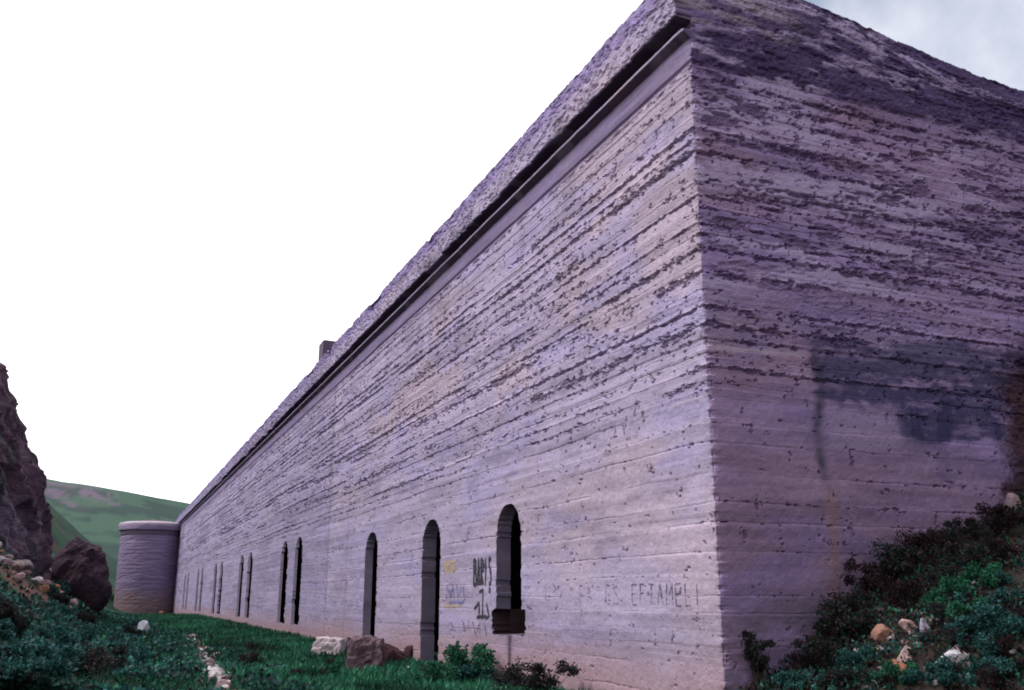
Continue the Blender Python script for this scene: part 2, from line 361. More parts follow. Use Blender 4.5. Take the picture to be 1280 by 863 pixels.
# small stump on the roof
def rough_block(name, w, dp, h, col, seed, parent=None, mat=None, amp=.04, n=9, taper=0., loc=(0, 0, 0), rnd_=.55):
    """A cube gridded on all sides and pushed about by noise."""
    vs = {}; V = []; F = []
    def vid(i, j, l):
        if (i, j, l) not in vs:
            vs[(i, j, l)] = len(V); V.append((i/n-.5, j/n-.5, l/n))
        return vs[(i, j, l)]
    for a in range(n):
        for b in range(n):
            F.append((vid(a, b, 0), vid(a, b+1, 0), vid(a+1, b+1, 0), vid(a+1, b, 0)))
            F.append((vid(a, b, n), vid(a+1, b, n), vid(a+1, b+1, n), vid(a, b+1, n)))
            F.append((vid(a, 0, b), vid(a+1, 0, b), vid(a+1, 0, b+1), vid(a, 0, b+1)))
            F.append((vid(a, n, b), vid(a, n, b+1), vid(a+1, n, b+1), vid(a+1, n, b)))
            F.append((vid(0, a, b), vid(0, a, b+1), vid(0, a+1, b+1), vid(0, a+1, b)))
            F.append((vid(n, a, b), vid(n, a+1, b), vid(n, a+1, b+1), vid(n, a, b+1)))
    V = np.array(V); sc = 1-taper*V[:, 2]
    P = V*np.array([w, dp, h]); P[:, 0] *= sc; P[:, 1] *= sc
    c = P-np.array([0, 0, h/2]); rr = np.linalg.norm(c/np.array([w, dp, h]), axis=1)
    P = P-c*(np.clip(rr-.62, 0, 1)*rnd_)[:, None]
    nn = fbm(P[:, 0]*5/max(w, .3)+seed*3.1, P[:, 1]*5/max(w, .3)+P[:, 2]*4.1/max(h, .3), seed, 4)-.5
    P = P+c/np.maximum(np.linalg.norm(c, axis=1), .01)[:, None]*nn[:, None]*amp*2
    cc = np.asarray(col)[None]*(.7+.6*fbm(P[:, 0]*6+seed, P[:, 1]*6+P[:, 2]*7, seed+2, 4))[:, None]
    P = P+np.asarray(loc)
    return np_mesh(name, P, F, cc, mat or M_ROCK, parent)
rough_block('chimney_stump', .62, .95, 1.55, (.13, .10, .15), 3, fort, M_CONC, .02, 10, 0, (.55, 28.6, 10.6), .08)

# graffiti: strokes laid over the wall surface of the long face
dgrid = VAg[:, :, 0]
def wall_x(y, z):
    i = np.clip(np.searchsorted(zr[:int(np.argmax(zr > 9))], z), 1, 700); j = np.clip(np.searchsorted(ys, y), 1, NY-2)
    return float(dgrid[max(i-2, 0):i+3, max(j-1, 0):j+2].min())-.005
LET = {'B': [[(0, 0), (0, 1), (.6, .95), (.65, .6), (0, .52), (.75, .45), (.7, .05), (0, 0)]], 'A': [[(0, 0), (.35, 1), (.75, 0)], [(.15, .4), (.6, .4)]],
       'R': [[(0, 0), (0, 1), (.65, .9), (.6, .55), (0, .5), (.7, 0)]], 'I': [[(.2, 0), (.2, 1)]], 'S': [[(.7, .9), (.2, 1), (.05, .7), (.65, .4), (.6, .05), (0, .05)]],
       'E': [[(.65, 1), (0, 1), (0, 0), (.65, 0)], [(0, .52), (.5, .52)]], 'F': [[(.6, 1), (0, 1), (0, 0)], [(0, .55), (.45, .55)]], 'T': [[(0, 1), (.75, 1)], [(.37, 1), (.37, 0)]],
       'M': [[(0, 0), (.05, 1), (.4, .45), (.75, 1), (.8, 0)]], 'L': [[(0, 1), (0, 0), (.6, 0)]], ',': [[(.25, -.08), (.3, -.2), (.15, -.3)]]}
def strokes(polys, width, mat, name='graffiti', label=None):
    """polys in (y, z) on the long face"""
    V = []; F = []
    for pl in polys:
        pts = []
        for (a, b) in zip(pl[:-1], pl[1:]):
            n = max(1, int(math.dist(a, b)/.04))
            for i in range(n): pts.append((lerp(a[0], b[0], i/n), lerp(a[1], b[1], i/n)))
        pts.append(pl[-1])
        pts = [(p[0]+.012*(float(vn(p[1]*9, p[0]*3, 3))-.5), p[1]+.012*(float(vn(p[0]*9, p[1]*3, 4))-.5)) for p in pts]
        base = len(V)
        for i, p in enumerate(pts):
            q0 = pts[max(0, i-1)]; q1 = pts[min(len(pts)-1, i+1)]
            tx, tz = q1[0]-q0[0], q1[1]-q0[1]; l = math.hypot(tx, tz) or 1
            nx, nz = -tz/l, tx/l; w = width*(.75+.5*float(vn(i*.7, base, 5)))/2
            for sg in (-1, 1):
                y, z = p[0]+nx*w*sg, p[1]+nz*w*sg
                V.append((wall_x(y, z), y, z))
        for i in range(len(pts)-1):
            F.append((base+2*i, base+2*i+1, base+2*i+3, base+2*i+2))
    o = np_mesh(name, V, F, None, mat, fort)
    if label: o['label'] = label
    return o
def word(txt, y0, y1, z0, z1, jit=.0):
    """text read from the camera: starts at the larger y"""
    out = []; n = len([c for c in txt if c != ',']); step = (y0-y1)/n; j = 0
    for c in txt:
        if c == ',': j -= 1
        if c != ' ':
            for pl in LET[c]:
                dz = (rnd.random()-.5)*jit
                out.append([(y0-step*(j+.85*p[0]), lerp(z0, z1, p[1])+dz) for p in pl])
        j += 1
    return out
strokes(word('BARIS,', 8.95, 7.86, 1.86, 2.40), .085, M_BLACK, label='black sprayed word beside the broken slot')
strokes([[(8.42, 1.78), (8.40, 1.18)], [(8.62, 1.72), (8.42, 1.78)], [(8.75, 1.22), (8.2, 1.24)], [(8.9, 1.38), (8.62, 1.52), (8.6, 1.2)], [(8.2, 1.5), (8.05, 1.25), (8.25, 1.2)]], .07, M_BLACK, label='dark scrawled strokes under the black word')
for g_ in ([[(9.6, 1.1), (9.4, .9)]], [[(9.0, 1.12), (8.8, .85), (8.6, 1.1), (8.55, .85)], [(9.25, .95), (9.2, 1.15)]], [[(8.3, 1.1), (8.2, .85)]], [[(10.4, 1.1), (10.1, .9)]]): strokes(g_, .06, M_FAINT)
strokes([[(10.75, 1.55), (10.7, 1.88), (10.45, 1.6), (10.3, 1.9), (10.2, 1.6)], [(10.6, 1.72), (10.2, 1.76)], [(10.05, 1.9), (9.95, 1.58), (9.75, 1.82)], [(9.65, 1.85), (9.5, 1.55), (9.85, 1.48)], [(10.5, 1.5), (9.6, 1.52)]], .07, M_BLUE, label='blue painted scribble')
strokes([[(10.95, 2.40-.045*i), (10.1+.1*(i % 2), 2.41-.045*i)] for i in range(6)], .055, M_YEL, label='yellow painted patch')
strokes([[(10.9, 1.42), (9.7, 1.44)]], .05, M_YEL, label='thin yellow painted line')
strokes(word('EFTAMELI', 2.22, .30, 1.51, 1.80, .02), .022, M_GREY, label='thin grey painted capitals near the corner')
strokes(word('FA', 3.95, 3.45, 1.52, 1.79, .03), .024, M_FAINT, label='faded capitals far left of the grey word')
strokes(word('ES', 3.05, 2.55, 1.52, 1.79, .03), .024, M_FAINT, label='faded capitals just left of the grey word')
strokes(word('RI', .52, .28, 1.2, 1.36), .018, M_FAINT)
for g_ in ([[(5.25, 1.85), (5.3, 1.6), (5.1, 1.55)]], [[(5.0, 1.85), (4.85, 1.75), (5.0, 1.68)]], [[(4.72, 1.6), (4.62, 1.7)]]): strokes(g_, .03, M_FAINT)

# ------------------------------------------------------------------ round bastion
bast = empty('round_bastion', (-2.95, 107.6, 0))
tag(bast, 'round concrete bastion with pale rounded rim at the far end of the long wall', 'tower')
prof = [(3.3, -.5, 0), (3.28, 8.55, 0), (3.36, 8.58, 1), (3.36, 9.0, 1), (3.6, 9.06, 2), (3.6, 9.75, 2), (3.5, 9.86, 2), (3.0, 10.0, 2), (0.05, 10.4, 3)]
rw = []
for a, b in zip(prof[:-1], prof[1:]):
    n = max(4, int(math.dist(a[:2], b[:2])/.09))
    for i in range(n): rw.append((lerp(a[0], b[0], i/n), lerp(a[1], b[1], i/n), b[2]))
rw.append(prof[-1]); rw = np.array(rw); th = np.linspace(0, 2*np.pi, 181)
TH, RR = np.meshgrid(th, rw[:, 0]); ZZ = np.repeat(rw[:, 1][:, None], len(th), 1)
ck = np.floor(ZZ/.16); sx = np.cos(TH)*2.2+5; sy_ = np.sin(TH)*2.2+9
nz_ = fbm(sx*2+ZZ*.4, sy_*2+ZZ*3, 200, 4)
dd = .03*(nz_-.5)+.035*(vn(sx*.8+sy_, ck*3.7, 205)-.5)*(ZZ < 9)+.03*sm(.55, .7, fbm(sx*3, ZZ*6+sy_*3, 201, 3))
RR2 = RR-dd
VT = np.stack([RR2*np.cos(TH), RR2*np.sin(TH), ZZ-dd*.6*(ZZ > 9.5)], -1)
ct = np.array([.26, .20, .34])*(.6+.56*fbm(sx, ZZ*3+sy_, 202, 4)+.25*vn(sx*.8+sy_, ck*3.7, 206))[..., None]
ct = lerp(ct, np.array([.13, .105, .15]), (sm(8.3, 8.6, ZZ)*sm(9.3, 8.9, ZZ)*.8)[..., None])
ct = lerp(ct, np.array([.27, .18, .19]), (sm(3.2, 1.5, ZZ+2*(fbm(sx*2, ZZ, 203, 3)-.5))*.85)[..., None])
ct = lerp(ct, np.array([.50, .43, .50]), (sm(9.4, 9.7, ZZ)*.8)[..., None])
VT = VT.reshape(-1, 3); ct = ct.reshape(-1, 3); FT = grid_faces(len(rw), len(th)); pt = rw[:, 2].astype(int)[FT[:, 0]//len(th)]
for nm, pid in (('wall', 0), ('cornice', 1), ('rim', 2), ('earth_roof', 3)):
    c = ct if nm != 'earth_roof' else np.tile(np.array([.10, .07, .085]), (len(ct), 1))
    sub_mesh(nm, VT, FT, pt == pid, c, M_CONC, bast)

# ------------------------------------------------------------------ terrain
zbx = np.array([-40, -8, -3, -.6, 0, .33, 1.2, 1.8, 2.7, 4, 5, 6, 8, 11, 16, 30, 60]); zbz = np.array([.1, 0, 0, .12, .30, .5, .85, 1.4, 1.95, 2.5, 2.8, 3.3, 4.0, 5.0, 6., 8., 9.])
def ground_z(x, y, detail=True):
    x = np.asarray(x, float); y = np.asarray(y, float)
    # spoil heap against the short face
    m = np.interp(x, zbx, zbz)
    fade = np.clip(-y, 0, None)
    heap = np.where(y < .5, np.clip(m-.12*np.clip(x, -1, 8)*.0-.13*fade, 0, None), np.where(x > .1, m, 0)*np.exp(-np.clip(y-.5, 0, 9)/.5))
    heap = np.where((x < 0) & (y > .3), 0, heap)
    heap = np.where(y < -6.5, heap*np.exp(-(-6.5-y)/3.), heap)
    # left bank of the ditch
    bx = -5.2-.4*np.sin(y*.09)+1.0*sm(60, 105, y)
    t = np.clip(bx-x, 0, None)
    bank = np.where(t < 5, .10*t*t, .10*25+(t-5)*1.1)
    bank = np.minimum(bank, 10+.02*t)
    bank = bank*sm(-8., 16., y)
    # ditch end and hills
    endm = 2.2*sm(104, 118, y)*sm(1, -4, x)+6*sm(116, 150, y)
    az = np.arctan2(x+7.2, y+10.4)
    ridge = 57-88*(az+.045)+3*(fbm(az*9, y*0+2, 301, 3)-.5)
    ridge = 45+25*np.tanh((ridge-45)/25)
    hill = ridge*np.clip(sm(60, 560, y), 0, 1)+4*sm(150, 300, y)*(fbm(x*.02, y*.02, 302, 4)-.5)
    hill = hill-np.clip(y-600, 0, None)*.02
    f = sm(112, 210, y)
    z = lerp(np.maximum(heap, bank)+endm, hill+2, f)
    if detail:
        nr = sm(140, 60, y)
        z = z+nr*(.16*(fbm(x*.55, y*.55, 303, 4)-.5)+.07*(fbm(x*2.2, y*2.2, 304, 3)-.5))
    return z
def axis(lo, hi, d0, a, b, grow):
    out = list(np.arange(a, b, d0)); s = d0; v = out[-1]
    while v < hi: s *= grow; v += s; out.append(v)
    s = d0; v = a
    while v > lo: s *= grow; v -= s; out.insert(0, v)
    return np.array(out)
gx = axis(-3500, 3500, .16, -13, 9, 1.07); gy = axis(-3500, 4500, .25, -14, 62, 1.045)
GX, GY = np.meshgrid(gx, gy); GZ = ground_z(GX, GY)
turf = np.array([.022, .075, .042]); soil = np.array([.085, .05, .05]); dark = np.array([.018, .04, .03])
gc = lerp(turf, dark, sm(.45, .62, fbm(GX*.5, GY*.35, 310, 4))[..., None])
gc = lerp(gc, soil, (sm(.60, .7, fbm(GX*.35, GY*.25, 311, 4))*.8)[..., None])
rl = np.exp(-((GX-(-3.75-(31-GY)*.058))/.5)**2)*sm(34, 30, GY); gc = lerp(gc, np.array([.12, .075, .075]), (rl*.9)[..., None])
onleft = sm(-7.6, -9.2, GX)*sm(70, 45, GY); gc = lerp(gc, np.array([.17, .095, .08]), (onleft*sm(.38, .55, fbm(GX*.9, GY*.5, 312, 4)))[..., None])
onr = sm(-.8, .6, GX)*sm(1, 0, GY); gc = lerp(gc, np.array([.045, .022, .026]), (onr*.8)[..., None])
far = sm(112, 150, GY)
ft = lerp(np.array([.04, .085, .072]), np.array([.026, .056, .052]), sm(.4, .6, fbm(GX*.012, GY*.01, 313, 5))[..., None])
AZ = np.arctan2(GX+7.2, GY+10.4)
pm = np.exp(-((AZ+.035)/.035)**2-((GY-390)/90)**2)+.4*np.exp(-((AZ-.02)/.03)**2-((GY-300)/50)**2)
ft = lerp(ft, np.array([.15, .105, .165]), np.clip(sm(.3, .6, pm+.9*(fbm(AZ*40, GY*.02, 314, 4)-.5))*.85, 0, 1)[..., None])
ft = lerp(ft, np.array([.025, .055, .045]), (sm(.52, .60, fbm(AZ*60, GY*.03, 315, 4))*.8)[..., None])
ft = lerp(ft, np.array([.055, .115, .08]), (sm(.55, .62, fbm(AZ*25+5, GY*.035, 316, 3))*.7)[..., None])
gc = lerp(gc, ft, far[..., None])
g = np_mesh('ground', np.stack([GX, GY, GZ], -1).reshape(-1, 3), grid_faces(len(gy), len(gx)), gc.reshape(-1, 3), M_SOIL, None, True)
tag(g, kind='structure')

def hit(u, v, lo=2., hi=200.):
    """where a line of sight meets the ground"""
    r = ray(u, v); t = lo
    while t < hi:
        p = CAM+r*t
        if p[2] < float(ground_z(p[0], p[1])): break
        t += .05+t*.002
    return CAM+r*t, t

# ------------------------------------------------------------------ cliff and boulder on the left
def cliff():
    nv, nu = 150, 230
    vv = np.linspace(0, 1, nv); yy = np.linspace(4, 43.5, nu)
    Y, V = np.meshgrid(yy, vv)
    top = 11.2+2.4*(fbm(Y*.22, 0*Y, 400, 4)-.5)+.9*(fbm(Y*1.3, 0*Y, 410, 4)-.5)
    up = np.clip(V/.72, 0, 1); back = np.clip((V-.72)/.28, 0, 1)
    Zc = .6+up*top+back*(2.2+2*fbm(Y*.4, V*6, 401, 3))
    pf = np.interp(up, [0, .2, .45, .6, .68, .82, 1], [0, .35, .75, 1.2, 1.9, 2.5, 3.3])
    Xc = -9.35-.34*np.clip(37-Y, 0, 40)-pf-back*5-1.0*(fbm(Y*.25, V*3, 402, 4)-.5)-1.3*np.abs(fbm(Y*.6, V*7, 403, 4)-.5)*2-.8*(fbm(Y*1.8, V*14, 404, 5, .6)-.5)
    Xc = Xc-.6*sm(38.5, 43.5, Y)-3.5*sm(41.8, 43.5, Y)**2
    Zc = Zc+.6*(fbm(Y*1.1, V*8, 405, 4)-.5)
    c = np.array([.07, .042, .068])*(.5+fbm(Y*.5, V*8, 406, 4))[..., None]
    c = lerp(c, np.array([.19, .15, .21]), (sm(.58, .68, fbm(Y*.35, V*4, 407, 4))*.6)[..., None])
    c = lerp(c, np.array([.025, .05, .045]), (sm(.5, .62, fbm(Y*.6, V*6, 408, 4))*.7)[..., None])
    o = np_mesh('cliff', np.stack([Xc, Y, Zc], -1).reshape(-1, 3), grid_faces(nv, nu, True), c.reshape(-1, 3), M_CLIFF)
    tag(o, kind='structure')
cliff()

def rock_mesh(seed, n_cut=9, sub=3, squash=(1, 1, .75), rough=.10):
    import bmesh
    bm = bmesh.new(); bmesh.ops.create_icosphere(bm, subdivisions=sub, radius=1)
    V = np.array([v.co[:] for v in bm.verts]); F = np.array([[v.index for v in f.verts] for f in bm.faces]); bm.free()
    r = np.random.RandomState(seed)
    for i in range(n_cut):
        n = r.normal(size=3); n /= np.linalg.norm(n); h = r.uniform(.5, .85)
        e = V@n-h; V = V-np.clip(e, 0, None)[:, None]*n*.92
    nn = fbm(V[:, 0]*2.2+seed, V[:, 1]*2.2+V[:, 2]*1.7, seed % 50, 4)-.5
    V = V*(1+rough*2*nn)[:, None]*np.array(squash)
    return V, F
def rock(name, loc, size, col, seed, squash=(1, 1, .75), sink=.2, rotz=0., sub=3, mat=None, rough=.1, n_cut=9):
    V, F = rock_mesh(seed, n_cut, sub, squash, rough)
    c, s = math.cos(rotz), math.sin(rotz); V = V@np.array([[c, s, 0], [-s, c, 0], [0, 0, 1]])
    V = V*size/2; V[:, 2] -= V[:, 2].min()+sink*size*squash[2]
    cc = np.asarray(col)[None]*(.75+.5*fbm(V[:, 0]*6/size+seed, V[:, 1]*6/size+V[:, 2]*5/size, 7, 4))[:, None]
    o = np_mesh(name, V, F, cc, mat or M_ROCK); o.location = loc
    return o
p = np.array([-8.5, 45.0]); gz = float(ground_z(*p))
o = rock('boulder', (p[0], p[1], gz), 4.0, (.05, .03, .047), 23, (.80, 1.0, 1.0), .2, .9, 5, M_CLIFF, .26, 5)
tag(o, 'big dark rounded boulder lying at the foot of the left cliff', 'boulder')

# ------------------------------------------------------------------ stones
WHITE = (.55, .50, .56); PINK = (.42, .29, .31); ORANGE = (.36, .19, .15); LILAC = (.36, .32, .42); BROWN = (.085, .045, .05); GREYS = (.2, .19, .23)
def place(u, v): q, t = hit(u, v); return q, t
BIG = [  # px, py, width px, colour, squash, label
 (1190, 838, 50, (.66, .62, .68), (1, .7, .55), 'white jagged slab, biggest pale stone on the right slope', 'stone'),
 (1108, 800, 34, ORANGE, (1, .8, .8), 'orange brown stone on the right slope, left of a pink one', 'stone'),
 (1139, 793, 30, (.52, .33, .32), (1, .8, .8), 'rounded pink stone touching the orange stone on the right slope', 'stone'),
 (1156, 792, 17, LILAC, (.7, .8, 1.1), 'small lilac stone at the right of the rounded pink stone', 'stone'),
 (1133, 832, 24, (.48, .34, .34), (.8, .7, 1.2), 'upright pink stone left of the white jagged slab', 'stone'),
 (1126, 845, 22, (.36, .15, .10), (.8, .8, 1.1), 'rust coloured stone below the upright pink stone', 'stone'),
 (1169, 781, 24, (.6, .58, .6), (1, .7, .4), 'flat pale stone above the white jagged slab', 'stone'),
 (1192, 775, 18, (.58, .56, .58), (1, .7, .6), 'little pale stone, highest of the white ones on the right slope', 'stone'),
 (1186, 788, 14, (.45, .42, .46), (1, .7, .7), 'little grey stone under the flat pale stone', 'stone'),
 (1086, 769, 20, LILAC, (1, .8, .7), 'lilac stone alone in the dark growth near the wall', 'stone'),
 (1268, 640, 32, (.40, .29, .33), (.9, .8, .9), 'pinkish block at the top of the slope against the wall', 'stone'),
 (1270, 695, 24, (.48, .30, .31), (1, .8, .6), 'pink stone near the right edge under the block', 'stone'),
 (1227, 770, 18, (.40, .30, .34), (1, .8, .6), 'dull pink stone among leaves on the right slope', 'stone'),
 (1100, 860, 14, WHITE, (.7, .7, 1.2), 'small upright white stone at the bottom edge of the right slope', 'stone'),
 (1110, 818, 26, (.40, .36, .38), (1.2, .6, .3), 'thin flat grey stone below the orange stone', 'stone'),
 (178, 796, 19, (.62, .64, .76), (.9, .8, .85), 'bluish white stone alone in the weeds of the ditch', 'stone'),
 (272, 850, 20, (.70, .62, .66), (1, .8, .8), 'white stone at the near end of the pink rubble line', 'stone'),
 (284, 858, 16, (.07, .04, .05), (1, .8, .8), 'dark stone beside the white stone of the rubble line', 'stone'),
 (508, 842, 15, (.72, .66, .70), (1, .8, .8), 'bright white stone at the right foot of the masonry lump', 'stone'),
 (500, 832, 20, GREYS, (1, .8, .8), 'round grey stone above the bright white stone', 'stone'),
 (486, 836, 44, (.075, .032, .038), (1.1, .8, .75), 'dark red brown broken lump right of the masonry lump', 'rubble'),
 (503, 821, 16, (.55, .40, .42), (.7, .8, 1.2), 'pale pointed stone on top of the dark broken lumps', 'stone'),
 (512, 832, 18, (.06, .03, .035), (.8, .8, 1.2), 'dark upright lump beside the slot that reaches the grass', 'rubble'),
 (436, 817, 15, (.05, .04, .07), (.9, .8, 1.2), 'dark blue grey stone between the white block and the masonry lump', 'stone'),
 (18, 690, 22, (.60, .55, .58), (1.1, .8, .5), 'white slab stone high on the left bank', 'stone'),
 (58, 722, 26, (.34, .29, .34), (1.2, .8, .6), 'grey lilac slab on the left bank below the boulder', 'stone'),
 (24, 712, 30, (.36, .30, .33), (1.2, .8, .6), 'long grey slab on the left bank under the white slab', 'stone'),
]
for i, (u, v, wpx, col, sq, lab, cat) in enumerate(BIG):
    q, t = place(u, v); dep = float((q-CAM)@FW); size = wpx*dep/FPX/max(sq[0]*.86, .3)*(.88 if u > 1000 else 1)
    o = rock('stone' if cat == 'stone' else 'rubble_lump', (q[0], q[1], float(ground_z(q[0], q[1]))), size, col, 100+i*7, sq, .26 if u > 1000 else .12, rnd.uniform(-.3, .3)-YAW, 4, None, .17, 12)
    tag(o, lab, cat)
# squared blocks
q, t = place(412, 824); dep = float((q-CAM)@FW)
o = rough_block('concrete_block', 38*dep/FPX, .55, .62, (.60, .50, .54), 5, None, M_ROCK, .07, 12, .12); o.location = (q[0], q[1]+.2, float(ground_z(q[0], q[1]))-.08); o.rotation_euler = (0, .08, -YAW-.15)
tag(o, 'pale pinkish white concrete block lying in the grass by the wall', 'block')
q, t = place(461, 843); dep = float((q-CAM)@FW)
o = rough_block('masonry_lump', 44*dep/FPX, .6, .80, (.15, .095, .12), 9, None, M_ROCK, .12, 16, .1); o.location = (q[0], q[1]+.2, float(ground_z(q[0], q[1]))-.08); o.rotation_euler = (0, 0, -YAW)
tag(o, 'dark layered lump of broken masonry between two tall slots', 'rubble')

# repeats: little stones
base_r = [rock_mesh(500+i, 8, 2, (1, .8, .7), .12) for i in range(6)]
pal = [(.40, .28, .29), (.34, .25, .28), (.50, .42, .44), (.26, .17, .17), (.40, .20, .13), (.60, .54, .57)]
rock_proto = {}
def small_stone(q, size, ci, label, group):
    key = (rnd.randrange(6), ci)
    if key not in rock_proto:
        V, F = base_r[key[0]]; V = V/2; V = V-np.array([0, 0, V[:, 2].min()+.12])
        cc = np.asarray(pal[ci])[None]*(.75+.5*fbm(V[:, 0]*6+key[0], V[:, 1]*6+V[:, 2]*5, 7, 3))[:, None]
        o = np_mesh('small_stone', V, F, cc, M_ROCK); rock_proto[key] = o
    else:
        o = rock_proto[key].copy(); COL.objects.link(o)
    o.location = (q[0], q[1], float(ground_z(q[0], q[1]))); o.scale = (size, size, size*rnd.uniform(.7, 1.2)); o.rotation_euler = (0, 0, rnd.uniform(0, 6.28))
    tag(o, label, 'stone', group)
for i in range(46):
    t = rnd.random()**.9; u = lerp(228, 285, t)+rnd.gauss(0, 8); v = lerp(795, 862, t)+rnd.gauss(0, 5)
    q, tt = place(u, v); small_stone(q, rnd.uniform(.16, .45), rnd.choice([0, 0, 1, 2, 3, 5]), 'small pinkish stone in the rubble line through the ditch grass', 'stones of the rubble line in the ditch')
for i in range(95):
    t = rnd.random(); u = lerp(2, 95, t)+rnd.gauss(0, 10); v = lerp(690, 752, t)+rnd.gauss(0, 12)
    if u < -10 or v < 672: continue
    q, tt = place(u, v); small_stone(q, rnd.uniform(.2, .7), rnd.choice([0, 4, 4, 3, 1, 5]), 'small orange brown or pale stone scattered on the left bank', 'stones scattered on the left bank')
for i in range(90):
    u = rnd.uniform(1060, 1278); v = rnd.uniform(690, 862)
    if v < 800-(u-1040)*.5: continue
    q, tt = place(u, v); small_stone(q, rnd.uniform(.05, .17), rnd.choice([0, 1, 2, 2, 3, 3, 3, 4]), 'small stone half hidden in weeds on the right slope', 'small stones on the right slope')
for i in range(14):
    u = rnd.uniform(455, 525); v = rnd.uniform(832, 848)
    q, tt = place(u, v); small_stone(q, rnd.uniform(.1, .22), rnd.choice([3, 3, 1, 5]), 'small broken stone at the foot of the masonry lump', 'small stones round the masonry lump')
for i in range(26):
    u = rnd.uniform(170, 222); v = rnd.uniform(742, 768)
    q, tt = place(u, v); small_stone(q, rnd.uniform(.3, .8), rnd.choice([0, 3, 1, 4]), 'reddish stone heaped at the foot of the round bastion', 'stones at the foot of the bastion')

# ------------------------------------------------------------------ plants
def leaf_cloud(centers, sizes, normals_up, cols, r, aspect=.55):
    """one bent leaf (two quads) per point -> vertices, faces, colours"""
    n = len(centers)
    a = r.normal(size=(n, 3)); a[:, 2] = a[:, 2]*.6+normals_up; a /= np.linalg.norm(a, axis=1)[:, None]
    b = np.cross(a, r.normal(size=(n, 3))); b /= np.linalg.norm(b, axis=1)[:, None]+1e-9
    nrm = np.cross(a, b); s = sizes[:, None]
    P = centers; w = s*aspect*.5
    v0 = P-b*w*.3; v1 = P+b*w*.3
    v2 = P+a*s*.55+b*w+nrm*s*.06; v3 = P+a*s*.55-b*w+nrm*s*.06
    v4 = P+a*s-nrm*s*.10
    V = np.stack([v0, v1, v2, v4, v3], 1).reshape(-1, 3)
    i = np.arange(n)*5
    F = np.concatenate([np.stack([i, i+1, i+2, i+4], 1), np.stack([i+4, i+2, i+3, i+3], 1)])
    F3 = np.concatenate([np.stack([i, i+1, i+2], 1), np.stack([i, i+2, i+4], 1), np.stack([i+4, i+2, i+3], 1)])
    return V, F3, np.repeat(cols, 5, 0)
def stems(pts_from, pts_to, rad, col):
    V = []; F = []
    for a, b in zip(pts_from, pts_to):
        a = np.asarray(a, float); b = np.asarray(b, float); dv = b-a; l = np.linalg.norm(dv)+1e-9; dv /= l
        x = np.cross(dv, [0.3, .9, .1]); x /= np.linalg.norm(x)+1e-9; y = np.cross(dv, x); k = len(V)
        for q, rr in ((a, rad), (b, rad*.4)):
            for j in range(4):
                an = j*math.pi/2; V.append(q+(x*math.cos(an)+y*math.sin(an))*rr)
        for j in range(4): F.append((k+j, k+(j+1) % 4, k+4+(j+1) % 4, k+4+j))
    return V, F, np.tile(np.asarray(col), (len(V), 1))
def make_shrub(seed, n, w, h, leaf, pal, n_clump=9, upright=.5):
    r = np.random.RandomState(seed)
    cc = np.stack([r.normal(0, .26*w, n_clump), r.normal(0, .26*w, n_clump), r.uniform(.25, .9, n_clump)**1.0*h], 1)
    cr = r.uniform(.14, .30, n_clump)*min(w, h*1.2)
    id_ = r.randint(0, n_clump, n)
    off = r.normal(size=(n, 3)); off /= np.linalg.norm(off, axis=1)[:, None]
    P = cc[id_]+off*(cr[id_]*r.uniform(.3, 1.1, n))[:, None]*np.array([1, 1, .8])
    P[:, 2] = np.abs(P[:, 2])
    pal = np.asarray(pal); c = pal[r.randint(0, len(pal), n)]*r.uniform(.6, 1.4, (n, 1))*(.8+.4*r.rand(n_clump)[id_])[:, None]
    V, F, C = leaf_cloud(P, leaf*r.uniform(.6, 1.4, n), upright, c, r)
    st = stems([(c_[0]*.15, c_[1]*.15, -.05) for c_ in cc], cc, .012*max(h, .5), (.07, .045, .04))
    return (V, F, C), st
def shrub_obj(name, proto, loc, sc, rz):
    o = empty(name, loc)
    (V, F, C), (sv, sf, sc_) = proto['data']
    if 'f' not in proto:
        f = np_mesh('foliage', V, F, C, M_LEAF, o); s = np_mesh('stem', sv, sf, sc_, M_LEAF, o); proto['f'] = f; proto['s'] = s
    else:
        for kk in ('f', 's'):
            c = proto[kk].copy(); COL.objects.link(c); c.parent = o
    o.scale = (sc, sc, sc*rnd.uniform(.85, 1.2)); o.rotation_euler = (0, 0, rz)
    return o
TEAL = [(.022, .085, .085), (.03, .12, .115), (.014, .05, .05), (.05, .16, .15)]
GREEN = [(.02, .12, .07), (.03, .17, .095), (.014, .07, .045), (.05, .19, .10)]
DARKS = [(.018, .03, .03), (.03, .022, .028), (.012, .035, .028), (.045, .02, .028)]
RED = [(.024, .008, .014), (.016, .007, .012), (.036, .014, .018), (.012, .014, .014)]
proto_teal = [dict(data=make_shrub(31+i, 2300, 1.2, .7, .085, TEAL, 13)) for i in range(3)]
proto_green = [dict(data=make_shrub(41+i, 2300, 1.1, .75, .085, GREEN, 12)) for i in range(2)]
proto_dark = [dict(data=make_shrub(51+i, 2200, 1.1, .9, .075, DARKS, 12)) for i in range(3)]
proto_red = [dict(data=make_shrub(61+i, 2400, 1.2, .85, .06, RED, 14, .9)) for i in range(2)]
proto_tall = [dict(data=make_shrub(74, 2600, .42, 1.0, .05, DARKS, 16, .9))]
def plant(u, v, kind, sc, name, label, group=None, dz=0.):
    q, t = hit(u, v); pr = rnd.choice(kind)
    o = shrub_obj(name, pr, (q[0], q[1], float(ground_z(q[0], q[1]))-.03+dz), sc, rnd.uniform(0, 6.28)); tag(o, label, 'plant', group); return o
plant(575, 858, proto_green, 1.0, 'leafy_weed', 'leafy green weed growing at the wall foot between the two nearest slots')
plant(600, 860, proto_teal, .75, 'leafy_weed', 'small teal weed under the black graffiti')
plant(478, 822, proto_green, .75, 'leafy_weed', 'bright green bush rising behind the masonry lump')
